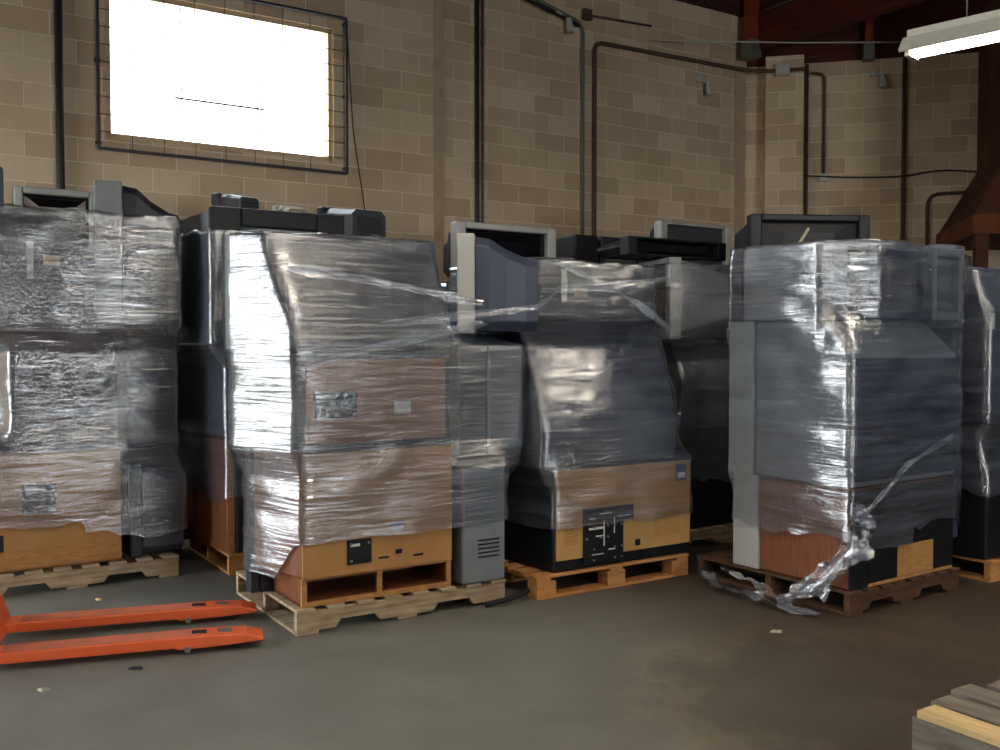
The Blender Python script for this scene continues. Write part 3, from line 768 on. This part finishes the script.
f3 = film(S3.O, S3.rz, S3.m, .42, 2.0, 'stretch wrap around the stack on the orange-brown pallet', drop=lambda c, s: -.02, seedk=2, wob=.006, hem=.012)
rope(f3, [(-1.2, -.45, 1.60), (-.25, -.35, 1.70), (.1, -.1, 1.83), (.5, -.06, 1.85), (.98, -.04, 1.92)], .05)
rope(f3, [(.08, -.05, 1.99), (.4, -.06, 1.88), (.7, -.06, 1.76), (.99, -.04, 1.60)], .05)
f2_ = f2
rope(f2, [(.0, -.035, 1.40), (.5, -.045, 1.50), (1.0, -.05, 1.60), (1.42, -.03, 1.72)], .075)
rope(f2, [(.0, .09, 1.90), (.5, .06, 1.84), (.8, .0, 1.79), (1.0, -.05, 1.74), (1.42, -.02, 1.70)], .055)
# loose strap end by the steel cabinet
tag(MB().tube([S2.P(1.1, -.06, .02), S2.P(1.24, -.08, .035), S2.P(1.36, -.06, .05), S2.P(1.5, .05, .04)], .016, 8).build('black_cable_end', M['rubber'], smooth=True), 'short black cable lying between the two pallets', 'cable')
# ---- stack 4
S4 = Stack(g4, RZ+radians(2))
pallet(S4.P(0, 0), S4.rz, 1.08, 1.14, M['palletdark'], 'dark brown pallet under the stack with the wood-sided television', rnd=5)
S4.add(rptv(S4.P(.02, .03, .137), S4.rz, 1.02, .82, .56, 'wood-sided black television with a tan rear opening, bottom of stack', body='veneer', bez='silver', fl=.0, fr=.0, bt=.2,
    panel=('black', .0, 1.02, .0, .55), stick=(('edge', .44, .80, .02, .20, -.015), ('black', .16, .40, .03, .26, -.015), ('edge', .16, 1.0, .0, .018, -.016))))
S4.add(rptv(S4.P(.02, .03, .705), S4.rz, 1.05, .86, .93, 'big grey-sided television filling the middle of the wood-sided stack', body='grey', bez='silver', fl=.0, fr=.0, slope=[(.74, .0), (.93, .2)], bt=.2,
    panel=('slate', .04, 1.02, .03, .72)))
S4.add(rptv(S4.P(.0, .23, 1.645), S4.rz, .27, .64, .44, 'grey set standing narrow side out, at the top corner of the stack', body='grey', bez='char', fl=.0, fr=.0))
S4.add(crt(S4.P(.29, .04, 1.645), S4.rz, .50, .41, .5, 'dark-framed television with grey glass, top middle of the wrapped stack', bez='slate', body='char', scr='dgrey'))
S4.add(crt(S4.P(.80, .02, 1.645), S4.rz, .32, .44, .45, 'narrow grey television at the top right of the wood-sided stack', bez='grey', body='slate', scr='dgrey'))
boxthing(S4, 'dark_equipment_case', 1.075, 1.16, .05, .8, .30, 1.6, 'slate', 'tall dark blue case hanging over the pallet edge at the right', 'case')
f4 = film(S4.O, S4.rz, S4.m, .40, 2.09, 'stretch wrap around the wood-sided television stack', drop=lambda c, s: (.0 if s > -.6 else (-.05 if c < 0 else .04)), seedk=3, wob=.007, hem=.05, blur=4)
rope(f4, [(.0, -.03, .62), (.08, -.05, .58), (.45, -.05, .82), (.95, -.02, .95)], .04)
rope(f4, [(-.03, -.03, .64), (-.05, -.03, .40), (-.06, .12, .22), (-.1, .25, .12), (-.16, .34, .015)], .12)
rope(f4, [(.02, -.05, .60), (.06, -.06, .5), (.02, -.06, .38), (-.05, .02, .30), (-.1, .15, .1)], .12)
rope(f4, [(-.14, .1, .012), (-.2, .3, .02), (-.22, .55, .05), (-.18, .8, .02), (-.12, .95, .08)], .10)
rope(f4, [(-.06, .12, .12), (-.15, .35, .03), (-.12, .6, .10), (-.1, .85, .13)], .09)
# ---- stack 1 (left edge)
S1 = Stack((g1-u*1.22))
pallet(S1.P(0, -.02), S1.rz, 1.22, 1.02, M['palletold'], 'weathered pallet at the left edge, under a tan-backed television', rnd=9)
S1.add(rptv(S1.P(-.06, .02, .137), S1.rz, .935, .8, .70, 'tan-backed television with black connector box, at the left edge', body='edge', bez='char', fl=.1, fr=.0,
    panel=('tan', .0, .935, .02, .70), conn=(.37, .56, .34, .52), stick=(('black', .14, .27, .12, .23, -.015), ('black', .44, .46, .325, .335, -.015), ('edge', .0, .935, .02, .13, -.015))))
S1.add(crt(S1.P(.93, .42, .137), S1.rz-pi/2, .40, .60, .34, 'dark television lying beside the tan-backed one at the left edge', bez='char', body='dgrey', bd=.08, rw=.9, rh=.85, rz0=.02))
S1.add(rptv(S1.P(.27, .04, .85), S1.rz, .60, .75, .73, 'dark television in the middle of the left edge stack', body='char', bez='silver', fl=.2, fr=.0, slope=[(.5, .0), (.73, .05)], stick=(('black', .25, .5, .3, .5, 0),)))
boxthing(S1, 'dark_equipment_case', .93, 1.47, .44, .88, .137, .80, 'dgrey', 'dark purple-grey case behind the dark television at the left edge', 'case')
boxthing(S1, 'grey_television_cabinet', .93, 1.24, .06, .75, .85, 1.56, 'dgrey', 'dark grey cabinet above the dark television at the left edge stack', 'cabinet')
S1.add(rptv(S1.P(-.06, .03, 1.595), S1.rz, .74, .85, .74, 'dark television with barcode strip, top of the left edge stack', body='char', bez='silver', fl=.08, fr=.0, slope=[(.55, .0), (.74, .12)],
    stick=(('sticker', .42, .455, .31, .53, -.004), ('beige', .51, .60, .39, .45, -.004))))
S1.add(crt_side(S1, .74, .03, 1.595, .50, -14, .93, .50, 'tall grey-framed television turned sideways, top right of the left edge stack', bez='grey', body='char', bd=.165, rw=.8, rh=.78, rz0=.02))
f1 = film(S1.O, S1.rz, S1.m, .36, 2.32, 'stretch wrap around the stack at the left edge', drop=lambda c, s: (.06 if c < 0 else -.08*c), seedk=4, wob=.006)
# ---- stack 5 (right edge)
S5 = Stack((3.09, 6.01))
pallet(S5.P(0, 0), S5.rz, 1.2, 1.0, M['palletnew'], 'orange-brown pallet at the right edge', rnd=11)
S5.add(rptv(S5.P(.0, .03, .137), S5.rz, 1.0, .8, .85, 'dark television at the bottom of the right edge stack', body='black', bez='silver', slope=[(.5, 0), (.85, .1)]))
S5.add(rptv(S5.P(.0, .03, 1.0), S5.rz, 1.0, .85, 1.0, 'tall dark blue television with small white sticker, right edge', body='slate', bez='silver', slope=[(.6, 0), (1.0, .12)], stick=(('sticker', .02, .05, .60, .70, -.002),)))
f5 = film(S5.O, S5.rz, S5.m, .55, 1.98, 'stretch wrap around the right edge stack', seedk=5)

# ---- rows behind
def hid(U, Vd, W, lo, mid, top, what, cl=('char', 'slate'), k=6, wrap=True, **kw):
    S = Stack(UV(U, Vd)); D = .95
    pallet(S.P(0, 0), S.rz, W, 1.0, M['palletnew'] if k % 2 else M['palletold'], 'pallet standing on the floor under the '+what, rnd=k)
    S.add(rptv(S.P(.05, .03, .137), S.rz, W-.1, .85, lo-.14, 'lower television of the '+what, body=cl[0], bez='black', fl=.03, fr=.03, **kw))
    S.add(rptv(S.P(.06, .04, lo+.01), S.rz, W-.12, .85, mid-lo-.01, 'upper television of the '+what, body=cl[1], bez='silver', fl=.04, fr=.04, slope=[((mid-lo)*.5, 0), (mid-lo-.01, .12)]))
    if wrap: film(S.O, S.rz, S.m, .45, mid-.02, 'stretch wrap around the '+what, seedk=k, blur=3)
    return S
# B1: tall stack behind, with large black framed set
B1 = Stack(UV(1.08, 2.62))
pallet(B1.P(0, 0), B1.rz, 1.1, 1.0, M['palletnew'], 'orange-brown pallet with a projecting corner, behind the two left stacks', rnd=21)
B1.add(rptv(B1.P(.0, .03, .137), B1.rz, .95, .85, .75, 'brown-sided television with a raw wood corner post, behind the left stacks', body='veneer', bez='black', fl=.12, fr=.02,
    panel=('char', .06, .95, 0, .75), stick=(('edge', -.0, .045, 0, .75, -.002),)))
B1.add(rptv(B1.P(-.0, .03, .90), B1.rz, .9, .9, .60, 'dark grey television above the one with the raw wood corner post', body='dgrey', bez='silver', fl=.14, fr=.02))
B1.add(rptv(B1.P(-.10, .05, 1.51), B1.rz, .92, .8, .86, 'large black television seen behind the shiny film, left of centre', body='grey', bez='silver', fl=.02, fr=.02))  # body coloured grey to brighten the film, in place of its reflection
e = B1.m[-1]
fm = MB(); frame(fm, -.0, .92, 0, .88, -.05, -.001, .12, .08, .2); fm.build('rear_frame', M['black'], e, bevel=.01)
film(B1.O, B1.rz, B1.m, .5, 2.24, 'stretch wrap around the tall black stack behind the left stacks', seedk=8, topwave=.03)
# items seen on the back rows
B2 = hid(2.75, 2.6, 1.15, 1.0, 1.98, 0, 'stack behind the orange-brown pallet stack', k=10)
crt(B2.P(.12, .12, 1.99), B2.rz, .93, .45, .55, 'silver-framed television with dark screen, on a rear stack by the pipes', bez='silver', body='char', rw=.6, rh=.7)
# B3: sideways silver set with golden highlight
B3 = Stack(UV(4.02, 3.62))
pallet(B3.P(0, 0), B3.rz, 1.1, 1.0, M['palletold'], 'pallet under the sideways silver-framed television between the right stacks', rnd=23)
B3.add(rptv(B3.P(.0, .03, .137), B3.rz, .75, .85, .75, 'dark television at the bottom between the two right stacks', body='black', bez='black', fl=.0, fr=.02))
B3.add(rptv(B3.P(.12, .06, .90), B3.rz, .6, .8, .62, 'dark curved television in the middle between the two right stacks', body='char', bez='black', fl=.04, fr=.02, slope=[(.3, -.02), (.62, .1)]))
B3.add(crt_side(B3, -.0, .05, 1.54, .75, -18, .60, .66, 'sideways television, grey frame edge and pale side, behind the right stacks', bez='grey', body='grey', bd=.1, rw=.6, rh=.6, rz0=.2))
f6 = film(B3.O, B3.rz, B3.m, .5, 2.1, 'stretch wrap around the sideways silver-framed television stack', seedk=12)
crt(B3.P(-.22, .25, 2.16), B3.rz, 1.0, .14, .5, 'low black set lying flat above the sideways television', bez='black', body='black', rw=.8, rh=.8, top=.02)
# B4: big black set on top behind stack 4
B4 = hid(4.72, 4.12, 1.15, 1.0, 2.0, 0, 'stack behind the wood-sided stack', k=14)
crt(B4.P(-.10, .33, 2.02), B4.rz-radians(27), .92, .45, .5, 'wide black television on top, behind the wood-sided stack', bez='black', body='char', rw=.9, rh=.86, rz0=.02, scr='black')
m = MB(); pa, pb = B4.P(.03, .0, 2.22), B4.P(.13, -.005, 2.34)
tag(MB().tube([pa, pb], .012, 4).build('pale_stick', M['debris']), 'small pale stick leaning on the wide black television', 'stick')
B5 = hid(6.0, 4.12, 1.15, 1.0, 2.28, 0, 'pale wrapped stack right of the wood-sided one', k=16, cl=('char', 'grey'))
C0 = hid(-.4, 1.25, 1.2, 1.0, 2.15, 0, 'stack by the wall behind the left edge stack', k=18)
crt(C0.P(.40, .05, 2.16), C0.rz, .56, .47, .5, 'silver television by the wall above the left edge stack', bez='silver', body='dgrey')
crt(C0.P(.37, .50, 2.16), C0.rz+pi, .30, .60, .42, 'dark rounded set at the far left above the left edge stack', bez='slate', body='slate', rw=.8, rh=.9)
C1 = hid(1.45, 1.45, 1.2, 1.0, 2.1, 0, 'stack by the wall left of centre', k=20)
crt(C1.P(.26, .6, 2.11), C1.rz+pi+.3, .26, .62, .35, 'small dark monitor seen from behind, by the wall left of centre', bez='dgrey', body='dgrey', rw=.7, rh=.8)
crt(C1.P(.85, .75, 2.11), C1.rz+pi, .25, .59, .3, 'small beige monitor seen from behind by the wall', bez='sticker', body='beige', rw=.7, rh=.8)
crt(C1.P(1.32, .55, 2.11), C1.rz+pi+.15, .42, .57, .5, 'dark rounded television seen from behind, left of centre by the wall', bez='char', body='dgrey', rw=.8, rh=.88, rz0=.02)
C3 = hid(4.05, 2.45, 1.1, 1.0, 2.0, 0, 'rear stack with dark boxes behind the middle', k=22)
boxthing(C3, 'dark_television_cabinet', .0, .25, .06, .6, 2.0, 2.42, 'black', 'black cabinet standing right of the silver-framed television', 'cabinet')
crt(C3.P(.28, .06, 2.0), C3.rz, .48, .42, .6, 'grey television beside the black cabinet on a rear stack', bez='char', body='dgrey', scr='dgrey')
e = empty('cardboard_box', C3.P(.80, .05, 2.0), C3.rz, 'brown cardboard box on a rear stack beside the grey television', 'box')
MB().box(0, .36, 0, .4, 0, .34).build('carton', M['cardboard'], e, bevel=.006)
MB().hexa([(0, -.12, .42), (.36, -.14, .40), (.36, 0, .335), (0, 0, .335), (0, -.12, .425), (.36, -.14, .405), (.36, 0, .342), (0, 0, .342)]).build('flap', M['cardboard'], e)
C4 = hid(5.2, 2.45, 1.1, 1.0, 2.0, 0, 'rear stack near the corner', k=24)
crt(C4.P(-.2, .06, 2.0), C4.rz, .88, .60, .5, 'silver television with grey screen on a rear stack near the corner', bez='silver', body='char', scr='dgrey', top=.03)

# ------------------------------------------------------------------ pallet jack
tipA = ground(264, 640, .04); tipA.z = 0; dirF = (tipA-Vector(ground(0, 665, .035))); dirF.z = 0; dirF.normalize(); rzj = atan2(dirF.y, dirF.x)
TL = 1.2
pj = empty('pallet_jack', tipA-dirF*TL, rzj, 'orange pallet jack with two long forks on the floor at left', 'pallet jack')
for i, y0 in enumerate((0.0, .52)):
    f_ = MB(); w_ = .15
    top = [(-.0, .085), (TL-.22, .085), (TL-.06, .07), (TL, .05)]
    poly = [(-.06, .035), (TL-.42, .035), (TL-.40, .025), (TL-.16, .03), (TL, .04), (TL, .055), (TL-.08, .078), (TL-.22, .085), (-.06, .085)]
    lo = [(a, b) for a, b in poly]
    f_.prism(lo, 'y', y0, y0+w_)
    fk = f_.build('fork', M['orange'], pj, bevel=.006)
    MB().box(.02, TL-.3, y0+.012, y0+w_-.012, .0855, .0875).build('worn_top_plate', M['orangetop'], fk)
    MB().box(TL-.34, TL-.27, y0+.05, y0+.11, .0856, .088).build('slot', M['rubber'], fk)
    MB().box(TL-.22, TL-.15, y0+.05, y0+.11, .083, .0865).build('slot', M['steel'], fk)
    MB().tube([(TL-.13, y0+.03, .035), (TL-.13, y0+w_-.03, .035)], .034, 14).build('load_wheel', M['rubber'], fk, smooth=False)
    MB().tube([(TL-.36, y0-.008, .028), (TL-.36, y0+w_+.008, .028)], .016, 10).build('axle_pin', M['steel'], fk)
MB().prism([(-.05, .04), (-.03, .04), (-.08, .20), (-.18, .26), (-.24, .26), (-.24, .08)], 'y', -.0, .68).build('heel_frame', M['orange'], pj, bevel=.008)
MB().tube([(-.32, .34, .16), (-.32, .34, .5)], .05, 14).build('hydraulic_pump', M['orange'], pj)
MB().box(-.42, -.2, .22, .46, .12, .2).build('pump_base', M['orange'], pj, bevel=.01)
for y in (.26, .36): MB().tube([(-.32, y, .09), (-.32, y+.06, .09)], .09, 20).build('steering_wheel', M['rubber'], pj)
MB().tube([(-.32, .34, .45), (-.5, .34, 1.1), (-.52, .34, 1.18)], .018, 10).build('handle_shaft', M['darkpipe'], pj)
MB().tube(rounded([Vector((-.52, .34, 1.18)), Vector((-.53, .24, 1.22)), Vector((-.56, .24, 1.34)), Vector((-.56, .44, 1.34)), Vector((-.53, .44, 1.22)), Vector((-.52, .34, 1.18))], .03), .013, 8).build('handle_grip', M['rubber'], pj)

# ------------------------------------------------------------------ pallet stack in the corner of the picture (front right)
cr0 = ground(912, 709, .56)
hts = .14
for k in range(4):
    P = cr0 + u*(.01*((k*7) % 3)-.01) + Vector((0, 0, -.56+k*hts)) - v*1.22
    names = ['grey weathered pallet lying on the floor, lowest of the front stack', 'grey weathered pallet second from the floor in the front stack', 'grey weathered pallet third from the floor in the front stack', 'grey pallet with one fresh pine board, top of the front stack']
    e = empty('wooden_pallet', P, RZ, names[k], 'pallet', 'pallets of the front stack')
    mt = M['palletgrey']
    R = random.Random(k+40)
    for x in (.012, .49, .97): 
        poly = [(0, .018), (.22, .018), (.25, .055), (.42, .055), (.45, .018), (.77, .018), (.80, .055), (.97, .055), (1.0, .018), (1.22, .018), (1.22, .12), (0, .12)]
        MB().prism(poly, 'x', x, x+.038).build('stringer', mt, e)
    # deck boards run across the stringers
    if k < 3:
        for i in range(7): MB().box(-.0, 1.02, i*.187, i*.187+.095, .121, .139).build('deck_board', mt, e, bevel=.003)
    else:
        # boards laid along the near-far direction, their far ends uneven, as the photo shows
        xs_ = [(0.0, .075, 0, 'palletlight'), (.105, .09, .03, 'palletgrey'), (.225, .09, .05, 'palletgrey'), (.345, .09, .02, 'palletgrey'), (.465, .09, .04, 'palletgrey'), (.585, .09, .01, 'palletgrey'), (.705, .09, .03, 'palletgrey'), (.825, .09, .02, 'palletgrey'), (.93, .09, .0, 'palletgrey')]
        for i, (x, w_, dy, mm_) in enumerate(xs_):
            b_ = MB().box(x, x+w_, 0, 1.22+dy-.02, .121+(0.004 if i == 0 else 0), .14+(.006 if i == 0 else 0)).build('deck_board', M[mm_], e, bevel=.003)
            if i == 0: b_['label'] = 'fresh pale pine board'
    for y in (0, .56, 1.12): MB().box(0, 1.02, y, y+.1, 0, .018).build('bottom_board', mt, e, bevel=.003)

# ------------------------------------------------------------------ scraps on the floor
def scrap(px, py, r_, mat, label, seed):
    R = random.Random(seed); P = ground(px, py); m = MB(); N = 9
    a = [(r_*(1+.4*R.uniform(-1, 1))*cos(2*pi*i/N)*1.6, r_*(1+.4*R.uniform(-1, 1))*sin(2*pi*i/N)) for i in range(N)]
    m.loft([[(x, y, 0) for x, y in a], [(x*.8, y*.8, .006+R.random()*.006) for x, y in a]])
    o = m.build('floor_scrap', mat); o.location = P; return tag(o, label, 'scrap', 'scraps on the floor')
scrap(777, 632, .022, M['debris'], 'pale scrap on the brown-stained floor before the wood-sided stack', 1)
scrap(43, 690, .016, M['debris'], 'pale scrap on the floor in front of the pallet jack', 2)
scrap(137, 669, .02, M['rubber'], 'dark strip of scrap on the floor just before the near fork', 3)
scrap(99, 600, .014, M['palletlight'], 'tiny tan chip on the floor behind the forks', 4)

# ------------------------------------------------------------------ light
w = bpy.data.worlds.new('sky'); SC.world = w; w.use_nodes = True
nt = w.node_tree; nt.nodes.clear()
bg = nt.nodes.new('ShaderNodeBackground'); ow = nt.nodes.new('ShaderNodeOutputWorld')
bg.inputs['Color'].default_value = (.90, .96, 1.0, 1); bg.inputs['Strength'].default_value = 9.0
nt.links.new(bg.outputs[0], ow.inputs['Surface'])
def portal(P, d, sx, sy):
    l = bpy.data.lights.new('portal', 'AREA'); l.shape = 'RECTANGLE'; l.size = sx; l.size_y = sy; l.cycles.is_portal = True
    o = bpy.data.objects.new('portal_light', l); COL.objects.link(o); o.location = P
    o.rotation_euler = Vector(d).to_track_quat('-Z', 'Z').to_euler()
    return o
portal(UV((w0+w1)/2, -.12, (wz0+wz1)/2), n, w1-w0, wz1-wz0)
portal(Vector((XL-.1, (D0+D1)/2, DZ/2)), (1, 0, 0), D1-D0, DZ)
portal(Vector((8.0, YB-.1, 1.7)), (0, 1, 0), 3.2, 3.4)
SC.cycles.max_bounces = 8; SC.cycles.diffuse_bounces = 4; SC.cycles.glossy_bounces = 4; SC.cycles.transparent_max_bounces = 24
SC.cycles.sample_clamp_indirect = 6; SC.cycles.use_denoising = True
